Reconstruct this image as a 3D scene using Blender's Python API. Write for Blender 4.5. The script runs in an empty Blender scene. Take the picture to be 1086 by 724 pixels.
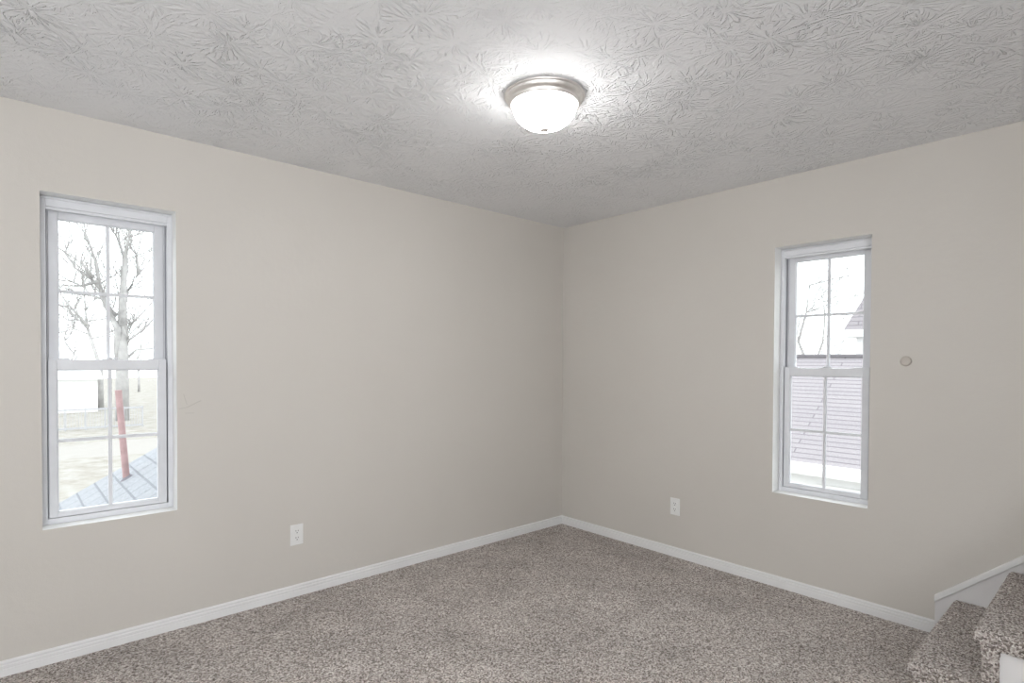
import bpy, bmesh, math, random
from mathutils import Vector, Matrix

C = bpy.context.scene.collection
SC = bpy.context.scene
random.seed(11)

# ------------------------------------------------------------------ camera, world, lights, exposure
W_PX, H_PX, F_PX = 1086, 724, 599.86
cam_d = bpy.data.cameras.new('camera')
cam = bpy.data.objects.new('camera', cam_d); C.objects.link(cam)
yaw, pitch, roll = math.radians(48.1354), math.radians(-0.9584), math.radians(0.2677)
fw = Vector((math.cos(yaw) * math.cos(pitch), math.sin(yaw) * math.cos(pitch), math.sin(pitch)))
rt0 = Vector((math.sin(yaw), -math.cos(yaw), 0)); up0 = rt0.cross(fw)
rt = rt0 * math.cos(roll) + up0 * math.sin(roll); up = up0 * math.cos(roll) - rt0 * math.sin(roll)
m = Matrix.Identity(4)
for i in range(3):
    m[i][0], m[i][1], m[i][2] = rt[i], up[i], -fw[i]
m.translation = (-3.4363, -3.2046, 1.3451)
cam.matrix_world = m
cam_d.sensor_width = 36; cam_d.lens = F_PX / W_PX * 36; cam_d.shift_y = 30.57 / W_PX
cam_d.clip_start = .02; cam_d.clip_end = 500
SC.camera = cam

SKY_STRENGTH = 3.6
LAMP_STRENGTH = 74.0
BACK_FILL_W = 84.0
SIDE_FILL_W = 9.0
vs = SC.view_settings
vs.view_transform = 'Standard'; vs.look = 'None'; vs.gamma = 1; vs.exposure = 0.0; vs.use_curve_mapping = False

wd = bpy.data.worlds.new('overcast_sky'); SC.world = wd; wd.use_nodes = True
bg = wd.node_tree.nodes['Background']; bg.inputs[0].default_value = (.94, .97, 1.0, 1); bg.inputs[1].default_value = SKY_STRENGTH

ROOM_X, ROOM_Y, ROOM_H, WT = -5.2, -5.0, 2.44, .19

def area(name, loc, rot, sx, sy, w, col):
    d = bpy.data.lights.new(name, 'AREA'); d.shape = 'RECTANGLE'; d.size = sx; d.size_y = sy; d.energy = w; d.color = col
    o = bpy.data.objects.new(name, d); C.objects.link(o); o.location = loc; o.rotation_euler = rot
    return o
# added fill lights in unseen wall openings, tilted up to brighten the ceiling
area('back_fill_light', (-4.25, ROOM_Y - .06, 1.45), (math.radians(130), 0, 0), 1.4, 1.4, BACK_FILL_W, (.96, .98, 1))
area('side_fill_light', (ROOM_X - .06, -2.6, 1.45), (math.radians(130), 0, math.radians(-90)), 1.3, 1.4, SIDE_FILL_W, (.96, .98, 1))

# ------------------------------------------------------------------ material helpers
class NT:
    def __init__(self, name):
        self.m = bpy.data.materials.new(name); self.m.use_nodes = True
        self.t = self.m.node_tree; self.t.nodes.clear()
        self.out = self.t.nodes.new('ShaderNodeOutputMaterial')
    def n(self, kind, **kw):
        x = self.t.nodes.new('ShaderNode' + kind)
        for k, v in kw.items(): setattr(x, k, v)
        return x
    def put(self, sock, v):
        if isinstance(v, bpy.types.NodeSocket): self.t.links.new(v, sock)
        elif v is not None: sock.default_value = v
    def math(self, op, a, b=None, c=None, clamp=False):
        x = self.n('Math', operation=op, use_clamp=clamp)
        for i, v in enumerate((a, b, c)):
            if v is not None: self.put(x.inputs[i], v)
        return x.outputs[0]
    def vmath(self, op, a, b=None, scale=None):
        x = self.n('VectorMath', operation=op)
        self.put(x.inputs[0], a)
        if b is not None: self.put(x.inputs[1], b)
        if scale is not None: self.put(x.inputs['Scale'], scale)
        return x.outputs[1] if op in ('LENGTH', 'DOT_PRODUCT', 'DISTANCE') else x.outputs[0]
    def coord(self, kind='Object'):
        return self.n('TexCoord').outputs[kind]
    def noise(self, vec, scale, detail=2, rough=.5, dim='3D'):
        x = self.n('TexNoise', noise_dimensions=dim); self.put(x.inputs['Vector'], vec)
        x.inputs['Scale'].default_value = scale; x.inputs['Detail'].default_value = detail; x.inputs['Roughness'].default_value = rough
        return x.outputs[0]
    def vor(self, vec, scale, dim='3D', rnd=1.0):
        x = self.n('TexVoronoi', voronoi_dimensions=dim); self.put(x.inputs['Vector'], vec)
        x.inputs['Scale'].default_value = scale; x.inputs['Randomness'].default_value = rnd
        return x
    def ramp(self, fac, stops):
        x = self.n('ValToRGB'); self.put(x.inputs[0], fac); e = x.color_ramp.elements
        while len(e) < len(stops): e.new(.5)
        for k, (p, c) in enumerate(stops):
            e[k].position = p; e[k].color = (c, c, c, 1) if not hasattr(c, '__len__') else (*c, 1)
        return x.outputs[0]
    def mix(self, fac, a, b, mode='MIX'):
        x = self.n('MixRGB', blend_type=mode)
        self.put(x.inputs[0], fac)
        for i, v in ((1, a), (2, b)): self.put(x.inputs[i], (*v, 1) if isinstance(v, tuple) and len(v) == 3 else v)
        return x.outputs[0]
    def bump(self, h, dist, strength=1.0):
        x = self.n('Bump'); x.inputs['Strength'].default_value = strength; x.inputs['Distance'].default_value = dist
        self.put(x.inputs['Height'], h); return x.outputs[0]
    def bsdf(self, col, rough=.5, spec=.5, metal=0.0, normal=None):
        b = self.n('BsdfPrincipled')
        self.put(b.inputs['Base Color'], (*col, 1) if isinstance(col, tuple) and len(col) == 3 else col)
        self.put(b.inputs['Roughness'], rough); b.inputs['Specular IOR Level'].default_value = spec; b.inputs['Metallic'].default_value = metal
        if normal is not None: self.put(b.inputs['Normal'], normal)
        self.t.links.new(b.outputs[0], self.out.inputs[0])
        return b

def simple(name, col, rough=.5, spec=.5, metal=0.0, nscale=None, var=.06, bump=0.0):
    t = NT(name)
    v = t.coord()
    n = t.noise(v, nscale or 8, 3)
    lo = tuple(c * (1 - var) for c in col); hi = tuple(min(1, c * (1 + var)) for c in col)
    c = t.ramp(n, [(.3, lo), (.7, hi)])
    t.bsdf(c, rough, spec, metal, t.bump(n, bump) if bump else None)
    return t.m

def mat_wall():
    t = NT('greige_wall_paint'); v = t.coord()
    n1 = t.noise(v, 1.3, 2); n2 = t.noise(v, 260, 2); n3 = t.noise(v, 22, 3)
    c = t.ramp(n1, [(.3, (.600, .571, .530)), (.7, (.620, .591, .550))])
    # hairline scuffs beside the window (segments on the left wall, in metres)
    msk = None
    for (ax, az, bx, bz, w) in ((-2.755, 1.105, -2.695, 1.135, .0016), (-2.79, 1.098, -2.755, 1.105, .0011), (-2.757, 1.118, -2.772, 1.17, .0011), (-2.765, 1.075, -2.725, 1.074, .0010)):
        A = (ax, 0, az); d = (bx - ax, 0, bz - az); L2 = d[0] ** 2 + d[2] ** 2
        p = t.vmath('MULTIPLY', t.vmath('ADD', v, t.vmath('SCALE', t.vmath('SUBTRACT', t.n('TexNoise').outputs[1], (.5, .5, .5)), scale=.0)), (1, 0, 1))
        rel = t.vmath('SUBTRACT', p, A)
        h = t.math('DIVIDE', t.vmath('DOT_PRODUCT', rel, d), L2, clamp=True)
        dist = t.vmath('LENGTH', t.vmath('SUBTRACT', rel, t.vmath('SCALE', d, scale=h)))
        mk = t.math('SUBTRACT', 1, t.math('DIVIDE', dist, w * 2.2), clamp=True)
        msk = mk if msk is None else t.math('MAXIMUM', msk, mk)
    sep = t.n('SeparateXYZ'); t.put(sep.inputs[0], v)
    near = t.math('LESS_THAN', t.math('ABSOLUTE', sep.outputs[1]), .004)
    msk = t.math('MULTIPLY', t.math('MULTIPLY', msk, near), .42)
    c = t.mix(msk, c, (.33, .31, .28))
    h = t.math('ADD', t.math('MULTIPLY', n2, .35), n3)
    t.bsdf(c, .62, .28, 0, t.bump(h, .0012))
    return t.m

def mat_ceiling():
    t = NT('stomped_ceiling_plaster'); v = t.coord()
    sep = t.n('SeparateXYZ'); t.put(sep.inputs[0], v)
    flat = t.n('CombineXYZ'); t.put(flat.inputs[0], sep.outputs[0]); t.put(flat.inputs[1], sep.outputs[1]); flat = flat.outputs[0]
    wob = t.n('TexNoise'); t.put(wob.inputs['Vector'], flat); wob.inputs['Scale'].default_value = 14; wob.inputs['Detail'].default_value = 1
    wv = t.vmath('SCALE', t.vmath('SUBTRACT', wob.outputs[1], (.5, .5, .5)), scale=.018)
    base = t.vmath('MULTIPLY', t.vmath('ADD', flat, wv), (1, 1, 0))
    hs = None
    for (scale, off, k) in ((4.6, (0.3, 7.1, 0), 3.6), (5.4, (11.7, 3.2, 0), 3.2)):
        p = t.vmath('ADD', base, off)
        vo = t.vor(p, scale, '2D')
        d = t.vmath('SUBTRACT', p, vo.outputs['Position'])
        d = t.vmath('MULTIPLY', d, (1, 1, 0))
        r = t.vmath('LENGTH', d)
        u = t.vmath('SCALE', t.vmath('NORMALIZE', d), scale=k)
        rnd = t.n('SeparateXYZ'); t.put(rnd.inputs[0], vo.outputs['Color'])
        zc = t.math('ADD', t.math('MULTIPLY', r, 9), t.math('MULTIPLY', rnd.outputs[0], 90))
        cz = t.n('CombineXYZ'); t.put(cz.inputs[2], zc)
        n = t.noise(t.vmath('ADD', u, cz.outputs[0]), 1.55, 1.5, .5)
        st = t.ramp(n, [(.52, 0.0), (.60, 1.0)])
        fall = t.ramp(t.math('MULTIPLY', r, scale), [(.06, 0.0), (.14, 1.0), (.50, 1.0), (.74, 0.0)])
        hgt = t.math('MULTIPLY', t.math('MULTIPLY', st, fall), t.math('ADD', .45, t.math('MULTIPLY', rnd.outputs[1], .55)))
        hs = hgt if hs is None else t.math('MAXIMUM', hs, hgt)
    hs = t.math('MULTIPLY', hs, t.ramp(t.noise(flat, 1.7, 2), [(.36, .30), (.60, 1.0)]))      # the stomping is uneven
    fine = t.noise(flat, 70, 3)
    h = t.math('ADD', hs, t.math('MULTIPLY', fine, .35))
    t.bsdf((.855, .86, .875), .75, .2, 0, t.bump(h, CEIL_BUMP))
    return t.m
CEIL_BUMP = .0075

def mat_carpet():
    t = NT('speckled_taupe_carpet'); v = t.coord()
    vo = t.vor(v, 175)
    s = t.n('SeparateXYZ'); t.put(s.inputs[0], vo.outputs['Color'])
    n = t.noise(v, 95, 3, .65)
    sp = t.math('ADD', t.math('MULTIPLY', s.outputs[0], .55), t.math('MULTIPLY', n, .45))
    c = t.ramp(sp, [(.20, (.16, .134, .116)), (.40, (.405, .354, .325)), (.58, (.645, .583, .545)), (.80, (.92, .88, .84))])
    big = t.noise(v, 2.6, 3, .6)
    c = t.mix(1, c, t.ramp(big, [(.32, .84), (.68, 1.10)]), 'MULTIPLY')
    h = t.math('ADD', t.math('SUBTRACT', 1, vo.outputs['Distance']), t.math('MULTIPLY', n, 1.0))
    t.bsdf(c, .95, .08, 0, t.bump(h, .006))
    return t.m

def mat_glass():
    t = NT('clear_window_glass')
    tr = t.n('BsdfTransparent'); tr.inputs[0].default_value = (.97, .985, .98, 1)
    gl = t.n('BsdfGlossy'); gl.inputs['Roughness'].default_value = .02
    g = t.n('NewGeometry')                                                                     # Schlick reflectance, the same from both faces
    ca = t.math('ABSOLUTE', t.vmath('DOT_PRODUCT', g.outputs['Incoming'], g.outputs['Normal']))
    fr = t.n('Math', operation='MULTIPLY_ADD'); t.put(fr.inputs[0], t.math('POWER', t.math('SUBTRACT', 1, ca, clamp=True), 5)); fr.inputs[1].default_value = .9; fr.inputs[2].default_value = .02
    mx = t.n('MixShader'); t.t.links.new(fr.outputs[0], mx.inputs[0]); t.t.links.new(tr.outputs[0], mx.inputs[1]); t.t.links.new(gl.outputs[0], mx.inputs[2])
    t.t.links.new(mx.outputs[0], t.out.inputs[0])
    return t.m

def mat_lamp():
    t = NT('lit_frosted_glass')
    em = t.n('Emission'); em.inputs[0].default_value = (1, .99, .975, 1); 
    g = t.n('NewGeometry'); sz = t.n('SeparateXYZ'); t.put(sz.inputs[0], g.outputs['Normal'])       # bulbs sit low in the bowl: its rim glows less
    dn = t.math('MULTIPLY', sz.outputs[2], -1, clamp=True)
    t.put(em.inputs[1], t.math('MULTIPLY', t.math('ADD', .12, t.math('MULTIPLY', dn, .88)), LAMP_STRENGTH))
    t.t.links.new(em.outputs[0], t.out.inputs[0])
    return t.m

def mat_shingle(name, c1, c2, mortar, bw, rh, ms=.012):
    t = NT(name)
    b = t.n('TexBrick'); t.put(b.inputs['Vector'], t.coord('UV'))
    b.inputs['Color1'].default_value = (*c1, 1); b.inputs['Color2'].default_value = (*c2, 1); b.inputs['Mortar'].default_value = (*mortar, 1)
    b.inputs['Scale'].default_value = 1; b.inputs['Mortar Size'].default_value = ms; b.inputs['Mortar Smooth'].default_value = .3
    b.inputs['Brick Width'].default_value = bw; b.inputs['Row Height'].default_value = rh; b.offset = .5
    n = t.noise(t.coord(), 60, 2)
    c = t.mix(.25, b.outputs[0], t.ramp(n, [(.3, .15), (.7, .75)]), 'OVERLAY')
    t.bsdf(c, .9, .1, 0, t.bump(b.outputs[1], -.004))
    return t.m

def mat_ground():
    t = NT('straw_lawn_with_dirt_drive'); v = t.coord()
    s = t.n('SeparateXYZ'); t.put(s.inputs[0], v)
    n = t.noise(v, 1.4, 5, .7); n2 = t.noise(v, .35, 3)
    c = t.ramp(n, [(.3, (.21, .19, .165)), (.5, (.285, .27, .245)), (.7, (.33, .325, .31))])
    yy = t.math('ADD', s.outputs[1], t.math('MULTIPLY', n2, 3))
    drive = t.math('MULTIPLY', t.math('GREATER_THAN', yy, 28.5), t.math('LESS_THAN', yy, 33.5))
    c = t.mix(t.math('MULTIPLY', drive, .8), c, (.31, .295, .28))
    t.bsdf(c, .95, .1)
    return t.m

M = dict(
    wall=mat_wall(), ceiling=mat_ceiling(), carpet=mat_carpet(), glass=mat_glass(), lamp=mat_lamp(),
    trim=simple('white_semigloss_trim', (.80, .80, .80), .38, .4, nscale=5, var=.02),
    reveal=simple('white_window_return_paint', (.84, .84, .83), .55, .3, nscale=9, var=.03),
    vinyl=simple('white_window_vinyl', (.72, .73, .76), .42, .4, nscale=12, var=.03),
    seal=simple('grey_weatherstrip', (.30, .30, .33), .7, .2),
    plate=simple('white_outlet_plastic', (.80, .80, .79), .35, .45, nscale=30, var=.02),
    slot=simple('dark_outlet_slot', (.03, .03, .03), .7, .2),
    nickel=simple('brushed_nickel', (.90, .87, .845), .45, .5, 1.0, nscale=40, var=.05),
    cap=simple('painted_wall_cap', (.53, .49, .445), .5, .3, nscale=30, var=.03),
    stringer=simple('grey_white_stair_paint', (.76, .75, .75), .5, .3, nscale=4, var=.04),
    bark=simple('pale_grey_bark', (.40, .39, .385), .95, .1, nscale=2, var=.15),
    twig=simple('grey_twig_bark', (.37, .36, .355), .95, .1, nscale=2, var=.15),
    pipe=simple('rusty_red_pipe', (.36, .245, .245), .8, .2, nscale=12, var=.18),
    flash=simple('lead_pipe_flashing', (.16, .15, .17), .7, .3),
    roof_edge=simple('grey_ridge_shingles', (.17, .16, .17), .9, .1),
    siding=simple('white_house_siding', (.80, .80, .79), .8, .2, nscale=3, var=.03),
    extpane=simple('dark_house_window', (.36, .37, .39), .15, .5),
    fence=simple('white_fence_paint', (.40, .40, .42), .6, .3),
    porch=mat_shingle('blue_grey_porch_shingles', (.285, .293, .310), (.268, .278, .298), (.205, .212, .232), .21, .143, .008),
    roof=mat_shingle('mauve_grey_roof_shingles', (.290, .270, .280), (.268, .250, .263), (.185, .168, .183), 2.6, .13, .014),
    ground=mat_ground(),
)

# ------------------------------------------------------------------ mesh helpers
def obj(name, bm, mat, parent=None, smooth=False, bevel=0.0, kind=None):
    bmesh.ops.recalc_face_normals(bm, faces=bm.faces)
    me = bpy.data.meshes.new(name); bm.to_mesh(me); bm.free()
    for mm in (mat if isinstance(mat, (list, tuple)) else [mat]): me.materials.append(mm)
    if smooth:
        for p in me.polygons: p.use_smooth = True
    o = bpy.data.objects.new(name, me); C.objects.link(o)
    if parent: o.parent = parent
    if bevel:
        b = o.modifiers.new('bevel', 'BEVEL'); b.width = bevel; b.segments = 2; b.limit_method = 'ANGLE'; b.angle_limit = .6
    if kind: o['kind'] = kind
    return o
def empty(name, loc=(0, 0, 0), rz=0.0):
    o = bpy.data.objects.new(name, None); C.objects.link(o); o.location = loc; o.rotation_euler = (0, 0, rz); o.empty_display_size = .1
    return o
def tag(o, label, cat, group=None):
    o['label'] = label; o['category'] = cat
    if group: o['group'] = group
    return o
def box(bm, a, b, mi=0):
    v = [bm.verts.new((x, y, z)) for x in (a[0], b[0]) for y in (a[1], b[1]) for z in (a[2], b[2])]
    fs = []
    for f in ((0, 1, 3, 2), (4, 6, 7, 5), (0, 4, 5, 1), (2, 3, 7, 6), (0, 2, 6, 4), (1, 5, 7, 3)):
        g = bm.faces.new([v[i] for i in f]); g.material_index = mi; fs.append(g)
    return fs
def prism(bm, prof, axis, a, b):
    """extrude a 2-D profile along an axis: 'x' (profile is y,z), 'y' (x,z) or 'z' (x,y)"""
    def P(p, t): return {'x': (t, p[0], p[1]), 'y': (p[0], t, p[1]), 'z': (p[0], p[1], t)}[axis]
    A = [bm.verts.new(P(p, a)) for p in prof]; B = [bm.verts.new(P(p, b)) for p in prof]
    n = len(prof)
    bm.faces.new(A); bm.faces.new(B[::-1])
    for i in range(n): bm.faces.new((A[i], A[(i + 1) % n], B[(i + 1) % n], B[i]))
def lathe(bm, prof, n=48, cx=0, cy=0):
    rings = []
    for r, z in prof:
        if r < 1e-6: rings.append([bm.verts.new((cx, cy, z))])
        else: rings.append([bm.verts.new((cx + r * math.cos(2 * math.pi * k / n), cy + r * math.sin(2 * math.pi * k / n), z)) for k in range(n)])
    for A, B in zip(rings, rings[1:]):
        for k in range(n):
            j = (k + 1) % n
            if len(A) == 1 and len(B) == 1: continue
            if len(A) == 1: bm.faces.new((A[0], B[k], B[j]))
            elif len(B) == 1: bm.faces.new((A[k], B[0], A[j]))
            else: bm.faces.new((A[k], B[k], B[j], A[j]))
def tube(bm, pts, radii, n=6):
    pts = [Vector(p) for p in pts]; rings = []
    for i, p in enumerate(pts):
        d = (pts[min(i + 1, len(pts) - 1)] - pts[max(i - 1, 0)]).normalized()
        s = d.cross(Vector((0, 0, 1)) if abs(d.z) < .9 else Vector((1, 0, 0))).normalized(); q = d.cross(s)
        rings.append([bm.verts.new(p + (s * math.cos(2 * math.pi * k / n) + q * math.sin(2 * math.pi * k / n)) * radii[i]) for k in range(n)])
    for A, B in zip(rings, rings[1:]):
        for k in range(n): bm.faces.new((A[k], A[(k + 1) % n], B[(k + 1) % n], B[k]))
    bm.faces.new(rings[0]); bm.faces.new(rings[-1][::-1])

# ------------------------------------------------------------------ room shell
def wall(name, p0, du, dv, length, hole):
    """p0 + u*du + v*dv (v = outward through the wall); hole = (u0,u1,z0,z1)"""
    bm = bmesh.new(); p0, du, dv = Vector(p0), Vector(du), Vector(dv)
    us = [0, hole[0], hole[1], length]; zs = [0, hole[2], hole[3], ROOM_H]
    V = {}
    for k, v in enumerate((0, WT)):
        for i, u in enumerate(us):
            for j, z in enumerate(zs): V[k, i, j] = bm.verts.new(p0 + du * u + dv * v + Vector((0, 0, z)))
    for k in (0, 1):
        for i in range(3):
            for j in range(3):
                if (i, j) != (1, 1): bm.faces.new((V[k, i, j], V[k, i + 1, j], V[k, i + 1, j + 1], V[k, i, j + 1]))
    for i in range(3):
        for j in (0, 3): bm.faces.new((V[0, i, j], V[0, i + 1, j], V[1, i + 1, j], V[1, i, j]))
    for j in range(3):
        for i in (0, 3): bm.faces.new((V[0, i, j], V[0, i, j + 1], V[1, i, j + 1], V[1, i, j]))
    for a, b in (((1, 1), (2, 1)), ((2, 1), (2, 2)), ((2, 2), (1, 2)), ((1, 2), (1, 1))):
        f = bm.faces.new((V[0, a[0], a[1]], V[0, b[0], b[1]], V[1, b[0], b[1]], V[1, a[0], a[1]])); f.material_index = 1
    return obj(name, bm, [M['wall'], M['reveal']], kind='structure')

LW = (-3.3196, -2.8022, .5935, 2.0746)      # left-wall window opening x0,x1,z0,z1
RW = (-1.7237, -2.2313, .5626, 2.0288)      # right-wall window opening y0,y1,z0,z1
wall('wall_left', (ROOM_X - WT, 0, 0), (1, 0, 0), (0, 1, 0), -ROOM_X + WT * 2, (LW[0] - ROOM_X + WT, LW[1] - ROOM_X + WT, LW[2], LW[3]))
wall('wall_right', (0, 0, 0), (0, -1, 0), (1, 0, 0), -ROOM_Y, (-RW[0], -RW[1], RW[2], RW[3]))
wall('wall_back', (ROOM_X - WT, ROOM_Y, 0), (1, 0, 0), (0, -1, 0), -ROOM_X + WT * 2, (-4.95 - ROOM_X + WT, -3.55 - ROOM_X + WT, .75, 2.15))  # unseen opening, added to hold the back fill light
wall('wall_side', (ROOM_X, 0, 0), (0, -1, 0), (-1, 0, 0), -ROOM_Y, (1.95, 3.25, .75, 2.15))  # this opening is likewise added, for the side fill light
bm = bmesh.new(); box(bm, (ROOM_X - WT, ROOM_Y - WT, -.12), (WT, WT, 0)); obj('floor', bm, M['carpet'], kind='structure')
bm = bmesh.new(); box(bm, (ROOM_X - WT, ROOM_Y - WT, ROOM_H), (WT, WT, ROOM_H + .12)); obj('ceiling', bm, M['ceiling'], kind='structure')

BASE = [(0, 0), (.012, 0), (.012, .030), (.0095, .032), (.0095, .034), (.012, .036), (.012, .046), (.0085, .049), (.0085, .052), (.0105, .054), (.0105, .060), (.006, .064), (0, .066)]
bm = bmesh.new(); prism(bm, [(-d, z) for d, z in BASE], 'x', ROOM_X, 0); obj('baseboard_left', bm, M['trim'], kind='structure')
bm = bmesh.new(); prism(bm, [(-d, z) for d, z in BASE], 'y', -2.534, 0); obj('baseboard_right', bm, M['trim'], kind='structure')
bm = bmesh.new(); prism(bm, [(ROOM_Y + d, z) for d, z in BASE], 'x', ROOM_X, -.9); obj('baseboard_back', bm, M['trim'], kind='structure')
bm = bmesh.new(); prism(bm, [(ROOM_X + d, z) for d, z in BASE], 'y', ROOM_Y, 0); obj('baseboard_side', bm, M['trim'], kind='structure')

# stair skirt board on the right wall, with its lighter cap moulding
SL = .865
y0, z0, y1 = -2.534, .196, -4.1
bm = bmesh.new()
prism(bm, [(y0, 0), (y0, z0 - .008), (y1, z0 - .008 + SL * (y0 - y1)), (y1, 0)], 'x', -.014, 0)
sk = obj('trim_1', bm, M['stringer'], kind='structure')
bm = bmesh.new()
prism(bm, [(y0 + .002, z0 - .034), (y0 + .002, z0), (y1, z0 + SL * (y0 - y1)), (y1, z0 - .034 + SL * (y0 - y1))], 'x', -.024, 0)
obj('trim_2', bm, M['trim'], kind='structure', bevel=.003)

# ------------------------------------------------------------------ double-hung windows
def frame_ring(bm, u0, u1, z0, z1, v0, v1, l, r, b, t):
    box(bm, (u0, v0, z0), (u0 + l, v1, z1)); box(bm, (u1 - r, v0, z0), (u1, v1, z1))
    box(bm, (u0 + l, v0, z0), (u1 - r, v1, z0 + b)); box(bm, (u0 + l, v0, z1 - t), (u1 - r, v1, z1))
def cross(bm, uc, zm, a, b, z0, z1, v0, v1, h=.0075):
    box(bm, (uc - h, v0, z0), (uc + h, v1, z1)); box(bm, (a, v0, zm - h), (uc - h, v1, zm + h)); box(bm, (uc + h, v0, zm - h), (b, v1, zm + h))
def window(name, loc, rz, W, H, upper_top):
    root = empty(name, loc, rz); root['kind'] = 'structure'
    bm = bmesh.new()
    frame_ring(bm, 0, W, 0, H, .086, .175, .022, .022, .026, .045)      # jambs, sill and head
    box(bm, (.022, .092, H - .058), (W - .022, .112, H - .045))
    box(bm, (.018, .128, .02), (.030, .172, H - .045)); box(bm, (W - .030, .128, .02), (W - .018, .172, H - .045))
    box(bm, (.004, .080, H - .012), (W - .004, .088, H - .004))
    fr = obj('window_frame', bm, M['vinyl'], root, bevel=.0018)
    bm = bmesh.new()
    box(bm, (.0225, .1135, .026), (.0262, .1255, H - .046)); box(bm, (W - .0262, .1135, .026), (W - .0225, .1255, H - .046))
    obj('weatherstrip', bm, M['seal'], fr)
    zr0, zr1 = .702, .748                                               # meeting rail
    # lower sash (inner track)
    bm = bmesh.new(); frame_ring(bm, .0275, W - .0275, .028, zr1, .090, .122, .030, .033, .021, zr1 - zr0)
    a, b = .0575, W - .0605
    frame_ring(bm, a - .001, b + .001, .048, zr0 + .001, .097, .116, .006, .006, .006, .006)
    ls = obj('lower_sash', bm, M['vinyl'], root, bevel=.0022)
    bm = bmesh.new(); box(bm, (a, .104, .049), (b, .109, zr0)); obj('pane', bm, M['glass'], ls)
    uc = W / 2 - .002
    bm = bmesh.new()
    zm = (.05 + zr0) / 2
    cross(bm, uc, zm, a, b, .049, zr0, .1000, .1035); cross(bm, uc, zm, a, b, .049, zr0, .1095, .1120)
    obj('grille', bm, M['vinyl'], ls, bevel=.0006)
    # sash lock on the meeting rail and the tilt latches at its ends
    bm = bmesh.new()
    box(bm, (uc - .030, .095, zr1), (uc + .030, .117, zr1 + .004))
    lathe(bm, [(0, zr1 + .004), (.011, zr1 + .004), (.010, zr1 + .011), (0, zr1 + .013)], 16, uc, .107)
    box(bm, (uc - .006, .092, zr1 + .005), (uc + .034, .100, zr1 + .011))
    obj('sash_lock', bm, M['vinyl'], ls, bevel=.001)
    for s in (0, 1):
        bm = bmesh.new(); q0 = .030 if s == 0 else W - .030 - .075
        box(bm, (q0, .093, zr1 - .001), (q0 + .075, .119, zr1 + .006))
        obj('tilt_latch', bm, M['vinyl'], ls, bevel=.0015)
    # upper sash (outer track)
    zt = H - .045; lip = zt - upper_top
    bm = bmesh.new(); frame_ring(bm, .031, W - .031, zr0 + .002, zt - .001, .130, .165, .036, .040, .040, lip)
    a, b = .067, W - .071
    frame_ring(bm, a - .001, b + .001, zr0 + .041, upper_top + .001, .137, .158, .005, .005, .005, .005)
    us = obj('upper_sash', bm, M['vinyl'], root, bevel=.0022)
    bm = bmesh.new(); box(bm, (a, .145, zr0 + .041), (b, .150, upper_top)); obj('pane', bm, M['glass'], us)
    bm = bmesh.new(); zm = (zr0 + .03 + upper_top) / 2
    for v in ((.1415, .1445), (.1505, .1530)): cross(bm, uc, zm, a, b, zr0 + .041, upper_top, *v)
    obj('grille', bm, M['vinyl'], us, bevel=.0006)
    return root
window('window_1', (LW[0], 0, LW[2]), 0, LW[1] - LW[0], LW[3] - LW[2], LW[3] - LW[2] - .087)
window('window_2', (0, RW[0], RW[2]), -math.pi / 2, RW[0] - RW[1], RW[3] - RW[2], RW[3] - RW[2] - .077)

# ------------------------------------------------------------------ ceiling light
lt = tag(empty('ceiling_light', (-1.772, -1.540, ROOM_H)), 'lit flush mount dome light with brushed nickel ring on the textured ceiling', 'ceiling light')
bm = bmesh.new()
lathe(bm, [(0, -.001), (.158, -.001), (.166, -.004), (.1665, -.009), (.163, -.012), (.1605, -.0125), (.1605, -.015), (.158, -.022), (.152, -.028), (.147, -.0305), (.1455, -.034), (.1455, -.040), (.142, -.045), (.136, -.046), (.134, -.042), (0, -.040)], 72)
obj('mounting_pan', bm, M['nickel'], lt, smooth=True)
bm = bmesh.new()
prof = [(.1325, -.043)]
for k in range(1, 15):
    a = k / 14 * math.pi / 2
    prof.append((.1325 * math.cos(a) ** .92 if k < 14 else 0, -.043 - .096 * math.sin(a)))
lathe(bm, prof, 64)
obj('glass_dome', bm, M['lamp'], lt, smooth=True)
bm = bmesh.new()
lathe(bm, [(0, -.1375), (.0185, -.1372), (.0190, -.142), (.015, -.1465), (.006, -.148), (.005, -.150), (.0065, -.1535), (.006, -.158), (0, -.160)], 24)
obj('finial', bm, M['nickel'], lt, smooth=True)

# ------------------------------------------------------------------ duplex outlets (built facing -y, plate centre at origin)
def outlet(label, loc, rz):
    root = tag(empty('power_outlet', loc, rz), label, 'outlet', 'duplex outlets on the walls')
    bm = bmesh.new()
    box(bm, (-.0365, -.0055, -.0585), (.0365, 0, .0585))
    o = obj('cover_plate', bm, M['plate'], root); b = o.modifiers.new('bevel', 'BEVEL'); b.width = .0035; b.segments = 3
    for s in (1, -1):
        bm = bmesh.new(); pr = []
        for k in range(28):
            a = 2 * math.pi * k / 28
            pr.append((.0172 * math.cos(a), s * .0195 + max(-.0142, min(.0142, .0178 * math.sin(a)))))
        prism(bm, pr, 'y', -.0078, -.003)
        rc = obj('receptacle', bm, M['plate'], root)
        bm = bmesh.new()
        for x, hh in ((-.0063, .0042), (.0063, .0035)): box(bm, (x - .0013, -.0082, s * .0195 + .0035 - hh), (x + .0013, -.006, s * .0195 + .0035 + hh))
        pr = [(.0028 * math.cos(2 * math.pi * k / 14), s * .0195 - .0078 + .0028 * math.sin(2 * math.pi * k / 14)) for k in range(14)]
        prism(bm, pr, 'y', -.0082, -.006)
        obj('slot', bm, M['slot'], rc)
    bm = bmesh.new(); prism(bm, [(.003 * math.cos(2 * math.pi * k / 16), .003 * math.sin(2 * math.pi * k / 16)) for k in range(16)], 'y', -.0068, -.004)
    obj('screw', bm, M['plate'], root)
    return root
outlet('white duplex outlet low on the wall of the window with the red pipe outside', (-2.207, 0, .351), 0)
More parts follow.
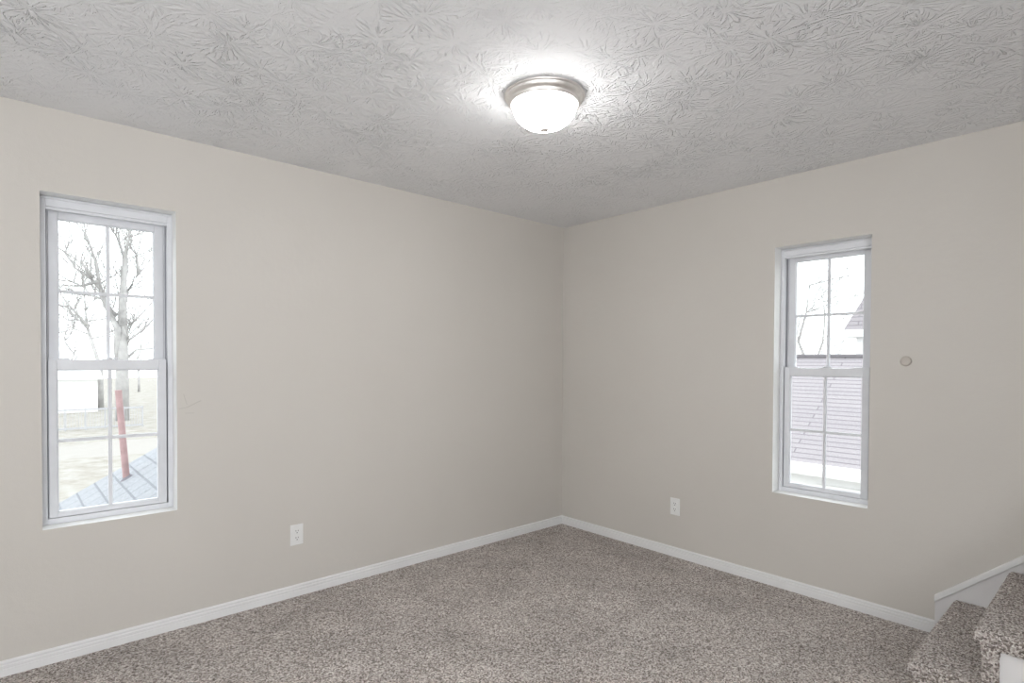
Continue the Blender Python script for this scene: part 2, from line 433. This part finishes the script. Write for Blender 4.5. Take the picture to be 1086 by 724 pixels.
outlet('white duplex outlet low on the wall between room corner and stairs', (0, -1.065, .346), -math.pi / 2)

# round blank cap on the right wall
bm = bmesh.new(); lathe(bm, [(0, .009), (.017, .009), (.0215, .008), (.0245, .005), (.0255, .0005), (0, 0)], 48)
bmesh.ops.rotate(bm, verts=bm.verts, cent=(0, 0, 0), matrix=Matrix.Rotation(-math.pi / 2, 3, 'Y'))
cp = obj('wall_cap', bm, M['cap'], smooth=True); cp.location = (0, -2.393, 1.353)
tag(cp, 'small round greige blank cap on the wall beside the window near the stairs', 'wall cap')

# ------------------------------------------------------------------ carpeted stairs along the right wall
NY, NZ, RISE, RUN, NSTEP = -2.611, .200, .195, .199, 6
st = tag(empty('staircase', (-.43, NY, 0)), 'speckled taupe carpeted stairs climbing along the wall with white open side', 'stairs')
def local(bm):
    bmesh.ops.translate(bm, verts=bm.verts, vec=(.43, -NY, 0))
fuzz = bpy.data.textures.new('carpet_fuzz', 'CLOUDS'); fuzz.noise_scale = .007; fuzz.noise_depth = 1
def step_bm(first):
    bm = bmesh.new()
    y, z = NY, NZ; rz = y - .024; back = y - RUN - .05; zb = 0 if first else z - RISE - .012
    prism(bm, [(y, z - .008), (y - .008, z), (back, z), (back, z - .062), (rz - .050, z - .062), (rz - .050, zb), (rz, zb), (rz, z - .052), (y - .010, z - .050), (y, z - .040)], 'x', -.857, -.0175)
    local(bm)
    bmesh.ops.recalc_face_normals(bm, faces=bm.faces)
    bmesh.ops.bevel(bm, geom=list(bm.edges), offset=.006, segments=2, profile=.5, affect='EDGES')
    return bm
def carpet_step(first):
    o = obj('step', step_bm(first), M['carpet'], st, smooth=True)
    r = o.modifiers.new('pile_mesh', 'REMESH'); r.mode = 'VOXEL'; r.voxel_size = .0045; r.use_smooth_shade = True
    d = o.modifiers.new('pile', 'DISPLACE'); d.texture = fuzz; d.strength = .007; d.mid_level = .5; d.texture_coords = 'LOCAL'
    return o
carpet_step(True)
s2 = carpet_step(False)
s2.location = (0, -RUN, RISE)
for k in range(2, NSTEP):
    c = s2.copy(); C.objects.link(c); c.parent = st; c.location = (0, -RUN * k, RISE * k)
bm = bmesh.new(); pr = [(NY - .045, .004)]
for k in range(NSTEP):
    pr += [(NY - .045 - RUN * k, NZ - .02 + RISE * k), (NY - .045 - RUN * (k + 1), NZ - .02 + RISE * k)]
pr.append((NY - .045 - RUN * NSTEP, .004))
prism(bm, pr, 'x', -.842, -.818); local(bm)
obj('side_panel', bm, M['stringer'], st)['label'] = 'grey white painted side panel under the carpeted treads'

# ------------------------------------------------------------------ outdoors: ground, porch roof, neighbours, trees
GZ = -2.9
bm = bmesh.new(); box(bm, (-90, .6, GZ - .3), (90, 150, GZ)); box(bm, (.6, -60, GZ - .3), (90, .6, GZ)); obj('ground', bm, M['ground'], kind='structure')

def roof_slab(bm, quad, th, uvscale=1.0):
    """quad: eave-a, eave-b, ridge-b, ridge-a; UV = metres along the eave / up the slope on the top face"""
    uvl = bm.loops.layers.uv.verify()
    q = [Vector(p) for p in quad]
    A = [bm.verts.new(p) for p in q]; B = [bm.verts.new(p - Vector((0, 0, th))) for p in q]
    fs = [bm.faces.new(A), bm.faces.new(B[::-1])]
    for i in range(4): fs.append(bm.faces.new((A[i], B[i], B[(i + 1) % 4], A[(i + 1) % 4])))
    e = (q[1] - q[0]).normalized(); s = (q[3] - q[0]); s = (s - e * s.dot(e)).normalized()
    for f in fs:
        for l in f.loops:
            d = l.vert.co - q[0]; l[uvl].uv = (d.dot(e), d.dot(s))

# porch wing under the left window: gable roof, ridge running away from the house
px = lambda x: .106 + .563 * (x + 3.098)
XE, XR = -4.6, -2.05
pr_ = tag(empty('porch_roof', (XR, 1.6, px(XR))), 'pale blue grey shingled porch roof below the window, with red pipe on it', 'roof')
def loc_to(bm, o): bmesh.ops.translate(bm, verts=bm.verts, vec=-Vector(o.location))
bm = bmesh.new(); roof_slab(bm, [(XE, .3, px(XE)), (XE, 3.0, px(XE)), (XR, 3.0, px(XR)), (XR, .3, px(XR))], .09); loc_to(bm, pr_); obj('roof_slope', bm, M['porch'], pr_)
XF = 2 * XR - XE
bm = bmesh.new(); roof_slab(bm, [(XF, 3.0, px(XE)), (XF, .3, px(XE)), (XR, .3, px(XR)), (XR, 3.0, px(XR))], .09); loc_to(bm, pr_); obj('roof_slope', bm, M['porch'], pr_)
bm = bmesh.new(); prism(bm, [(XE + .25, GZ), (XE + .25, px(XE + .25) - .1), (XR, px(XR) - .1), (XF - .25, px(XE + .25) - .1), (XF - .25, GZ)], 'y', .3, 2.7); loc_to(bm, pr_); obj('wall', bm, M['siding'], pr_)

# red vent pipe through the porch roof
bx, by, bz = -2.682, 2.505, .340
vp = tag(empty('vent_pipe', (bx, by, bz)), 'rusty red vent pipe rising from the shingled roof outside the window', 'pipe')
bm = bmesh.new(); tube(bm, [(0.004, 0, -.06), (0, 0, 0), (-.052, 0, .745)], [.026, .026, .0245], 20); obj('pipe', bm, M['pipe'], vp, smooth=False)
bm = bmesh.new(); lathe(bm, [(.060, -.030), (.050, -.004), (.030, .012), (.0265, .020), (.0255, -.02)], 24)
for v in bm.verts: v.co.z += .563 * v.co.x
obj('flashing', bm, M['flash'], vp, smooth=True)

# house next door: long low roof facing the right window, white eave and wall
nh = tag(empty('neighbor_house', (9, 0, GZ)), 'low neighboring house with wide mauve grey shingled roof and white eave', 'house')
XE2, ZE, XR2, ZR = 7.25, -.47, 10.2, 1.51
bm = bmesh.new(); roof_slab(bm, [(XE2, -8, ZE), (XE2, 7, ZE), (XR2, 7, ZR), (XR2, -8, ZR)], .1); loc_to(bm, nh); obj('roof_slope', bm, M['roof'], nh)
bm = bmesh.new(); roof_slab(bm, [(2 * XR2 - XE2, 7, ZE), (2 * XR2 - XE2, -8, ZE), (XR2, -8, ZR), (XR2, 7, ZR)], .1); loc_to(bm, nh); obj('roof_slope', bm, M['roof'], nh)
bm = bmesh.new(); box(bm, (XR2 - .12, -8.02, ZR - .05), (XR2 + .12, 7.02, ZR + .012)); loc_to(bm, nh); obj('ridge_cap', bm, M['roof_edge'], nh)
bm = bmesh.new(); prism(bm, [(XE2 - .10, ZE + .01), (XE2 + .02, ZE + .01), (XE2 + .02, ZE - .20), (XE2 - .05, ZE - .20), (XE2 - .10, ZE - .12)], 'y', -8, 7); loc_to(bm, nh); obj('gutter', bm, M['siding'], nh)
bm = bmesh.new(); prism(bm, [(XE2 + .35, GZ), (XE2 + .35, ZE - .15), (XE2 + .35, ZE + .05), (XR2, ZR - .15), (2 * XR2 - XE2 - .35, ZE), (2 * XR2 - XE2 - .35, GZ)], 'y', -7.7, 6.7); loc_to(bm, nh); obj('wall', bm, M['siding'], nh)
for yw in (.25, -2.2):
    bm = bmesh.new(); frame_ring(bm, -.5, .5, -.75, .75, -.03, .03, .06, .06, .06, .06)
    bmesh.ops.rotate(bm, verts=bm.verts, cent=(0, 0, 0), matrix=Matrix.Rotation(-math.pi / 2, 3, 'Z'))
    bmesh.ops.translate(bm, verts=bm.verts, vec=(XE2 + .34, yw, -1.62)); loc_to(bm, nh)
    f = obj('window', bm, M['siding'], nh)
    bm = bmesh.new(); box(bm, (XE2 + .335, yw - .44, -2.31), (XE2 + .349, yw + .44, -.93)); loc_to(bm, nh); obj('pane', bm, M['extpane'], f)

# taller hip-roofed block beyond it
hb = tag(empty('taller_house', (16.5, -3, GZ)), 'taller white house with steep hipped shingle roof behind the low roof', 'house')
zf = 2.25
bm = bmesh.new(); box(bm, (14.25, -8, GZ), (19.75, 2.15, zf - .15)); loc_to(bm, hb); obj('wall', bm, M['siding'], hb)
bm = bmesh.new(); box(bm, (13.95, -8.4, zf - .20), (20.05, 2.45, zf)); loc_to(bm, hb); obj('eave', bm, M['siding'], hb)
for q in ([(14, -8.35, zf), (14, 2.4, zf), (17, -.2, zf + 6.4), (17, -6, zf + 6.4)], [(20, 2.4, zf), (20, -8.35, zf), (17, -6, zf + 6.4), (17, -.2, zf + 6.4)], [(14, 2.4, zf), (20, 2.4, zf), (17.001, -.2, zf + 6.4), (17, -.2, zf + 6.4)]):
    bm = bmesh.new(); roof_slab(bm, q, .06); loc_to(bm, hb); obj('roof_slope', bm, M['roof'], hb)

# white garage far behind the fence
gx, gy = -.5, 53
ga = tag(empty('white_garage', (gx, gy, GZ)), 'plain white garage far behind the white rail fence', 'garage')
bm = bmesh.new(); box(bm, (-4, 0, 0), (2.6, 6, 2.7)); obj('wall', bm, M['siding'], ga)
bm = bmesh.new(); roof_slab(bm, [(-4.3, -.3, 2.7), (2.9, -.3, 2.7), (2.9, 3, 3.9), (-4.3, 3, 3.9)], .1); obj('roof_slope', bm, M['siding'], ga)
bm = bmesh.new(); roof_slab(bm, [(2.9, 6.3, 2.7), (-4.3, 6.3, 2.7), (-4.3, 3, 3.9), (2.9, 3, 3.9)], .1); obj('roof_slope', bm, M['siding'], ga)
bm = bmesh.new(); box(bm, (-3.2, -.05, 0), (-.6, .02, 2.1)); obj('garage_door', bm, M['siding'], ga, bevel=.02)

# white rail fence beyond the drive
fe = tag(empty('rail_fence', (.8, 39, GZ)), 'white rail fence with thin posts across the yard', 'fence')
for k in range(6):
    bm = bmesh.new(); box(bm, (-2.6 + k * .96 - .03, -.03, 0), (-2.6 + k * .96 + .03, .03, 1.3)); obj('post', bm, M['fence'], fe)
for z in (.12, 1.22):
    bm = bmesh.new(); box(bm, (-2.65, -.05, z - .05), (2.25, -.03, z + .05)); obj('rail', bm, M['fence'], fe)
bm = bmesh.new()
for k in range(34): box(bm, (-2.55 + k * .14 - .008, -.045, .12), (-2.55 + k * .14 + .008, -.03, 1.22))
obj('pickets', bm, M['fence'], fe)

T1= [[(2.6, 44.0, 0.5), (2.6, 43.7, 1.6), (2.6, 43.8, 3.4), (2.6, 43.6, 5.4), (2.7, 43.8, 6.7), (2.8, 43.9, 8.2), (2.8, 43.5, 8.8), (2.9, 43.0, 9.6)], [(2.5, 44.0, 0.8), (2.3, 43.8, 2.0), (2.3, 43.5, 3.4), (1.9, 44.0, 4.5), (1.5, 44.0, 5.6), (1.4, 44.3, 6.4), (1.2, 44.3, 7.9), (0.9, 44.4, 9.0), (0.6, 44.1, 9.7)], [(1.4, 44.0, 6.1), (0.9, 44.4, 6.8), (0.1, 44.4, 7.4), (-0.4, 44.6, 8.3)], [(1.0, 44.0, 6.8), (0.4, 43.6, 7.6)], [(2.8, 44.0, 8.3), (2.5, 44.1, 9.3), (2.3, 43.9, 9.8)], [(2.8, 44.0, 5.3), (3.0, 44.4, 6.1), (3.6, 44.3, 7.3), (4.3, 44.6, 8.3)], [(3.6, 44.0, 7.3), (3.5, 44.2, 8.7), (3.2, 44.6, 9.2)], [(2.7, 44.0, 1.4), (2.8, 44.3, 2.3), (3.2, 44.2, 3.8), (4.4, 44.7, 5.3)], [(2.8, 44.0, 2.1), (2.9, 43.6, 2.6), (3.4, 43.2, 3.1), (4.2, 43.0, 4.0)], [(2.6, 44.0, 1.1), (3.4, 43.9, 2.0), (4.4, 44.1, 2.1)], [(2.3, 44.0, 4.3), (1.5, 44.0, 5.4), (0.7, 43.9, 5.6)], [(1.3, 44.0, 6.6), (0.4, 44.1, 6.2), (-0.0, 44.2, 6.4)]]
T2= [[(2.7, 57.0, 0.3), (2.5, 57.2, 1.4), (1.9, 57.6, 3.9), (1.8, 58.0, 5.4), (1.7, 58.5, 8.1)], [(1.8, 57.0, 4.2), (0.9, 56.7, 5.4), (0.1, 57.0, 6.6)], [(1.8, 57.0, 4.4), (1.2, 57.4, 4.7), (0.6, 57.5, 4.6)], [(1.9, 57.0, 3.8), (1.0, 56.7, 4.9), (0.1, 57.0, 5.7)], [(1.9, 57.0, 4.6), (3.0, 56.8, 4.8)], [(2.1, 57.0, 3.1), (3.2, 57.4, 3.4), (3.7, 57.8, 3.3)], [(2.0, 57.0, 3.4), (0.9, 57.3, 3.9), (-0.1, 57.2, 3.5)], [(1.7, 57.0, 5.5), (2.3, 56.8, 6.4), (2.5, 57.1, 8.1)]]

def twigs(bm, p, d, L, r, depth):
    n = 4; pts = [p]; q = p.copy(); dd = d.copy()
    for k in range(n):
        dd = (dd + Vector((random.uniform(-.3, .3), random.uniform(-.3, .3), random.uniform(-.18, .28)))).normalized()
        q = q + dd * L / n; pts.append(q.copy())
    tube(bm, pts, [r * (1 - .55 * k / n) for k in range(n + 1)], 4)
    if depth > 0:
        for k in range(1, n + 1):
            for _ in range(1 if k < n else 2):
                e = (dd + Vector((random.uniform(-1, 1), random.uniform(-1, 1), random.uniform(-.3, .8)))).normalized()
                twigs(bm, pts[k], e, L * random.uniform(.45, .7), r * .5, depth - 1)
def traced_tree(label, limbs, r0, twig_r):
    base = Vector(limbs[0][0])
    root = tag(empty('bare_tree', (base.x, base.y, GZ)), label, 'tree', 'bare trees outdoors')
    bt = bmesh.new(); bw = bmesh.new(); o = Vector((base.x, base.y, GZ))
    for k, L in enumerate(limbs):
        pts = [Vector(p) - o for p in L]
        if k == 0: pts = [Vector((pts[0].x, pts[0].y, 0))] + pts
        r = r0 if k == 0 else r0 * (.62 if k == 1 else .30)
        rad = [max(twig_r, r * (1 - .85 * i / (len(pts) - 1))) for i in range(len(pts))]
        tube(bt, pts, rad, 8)
        for i in range(1, len(pts)):
            if pts[i].z < 5: continue
            d = (pts[i] - pts[i - 1]).normalized()
            for _ in range(3):
                e = (d + Vector((random.uniform(-1, 1), random.uniform(-1, 1), random.uniform(-.4, .7)))).normalized()
                twigs(bw, pts[i], e, random.uniform(.9, 1.8), twig_r * .8, 2)
    obj('trunk', bt, M['bark'], root, smooth=True); obj('twigs', bw, M['twig'], root)
traced_tree('big pale bare tree with thick forked trunk behind the red pipe', T1, .42, .055)
traced_tree('thinner bare tree with level spreading branches beside the forked tree', T2, .24, .055)

def wild_tree(label, x, y, h, r, depth=2):
    root = tag(empty('bare_tree', (x, y, GZ)), label, 'tree', 'bare trees outdoors')
    bt = bmesh.new(); bw = bmesh.new()
    pts = [Vector((random.uniform(-.12, .12) * k, random.uniform(-.12, .12) * k, h * k / 6)) for k in range(7)]
    tube(bt, pts, [r * (1 - .13 * k) for k in range(7)], 7)
    for k in range(2, 7):
        for _ in range(4):
            a = random.uniform(0, 6.28)
            twigs(bw, pts[k], Vector((math.cos(a), math.sin(a), random.uniform(.3, 1.1))).normalized(), h * random.uniform(.18, .3), r * (.28 if depth < 3 else .17), depth)
    obj('trunk', bt, M['bark'], root, smooth=True); obj('twigs', bw, M['twig'], root)
wild_tree('bare tree standing behind the low shingled roof', 24.0, 7.0, 7.8, .13, 3)
wild_tree('bare tree between the low roof and the taller house', 31.0, 6.6, 7.4, .12, 3)
wild_tree('slim bare tree farther behind the low shingled roof', 39.0, 12.0, 8.4, .13, 3)
wild_tree('low bare tree at the far side of the yard behind the garage', 1.2, 62.0, 7.0, .14)
wild_tree('distant bare tree at the yard edge right of the forked tree', 9.5, 84.0, 8.0, .15)
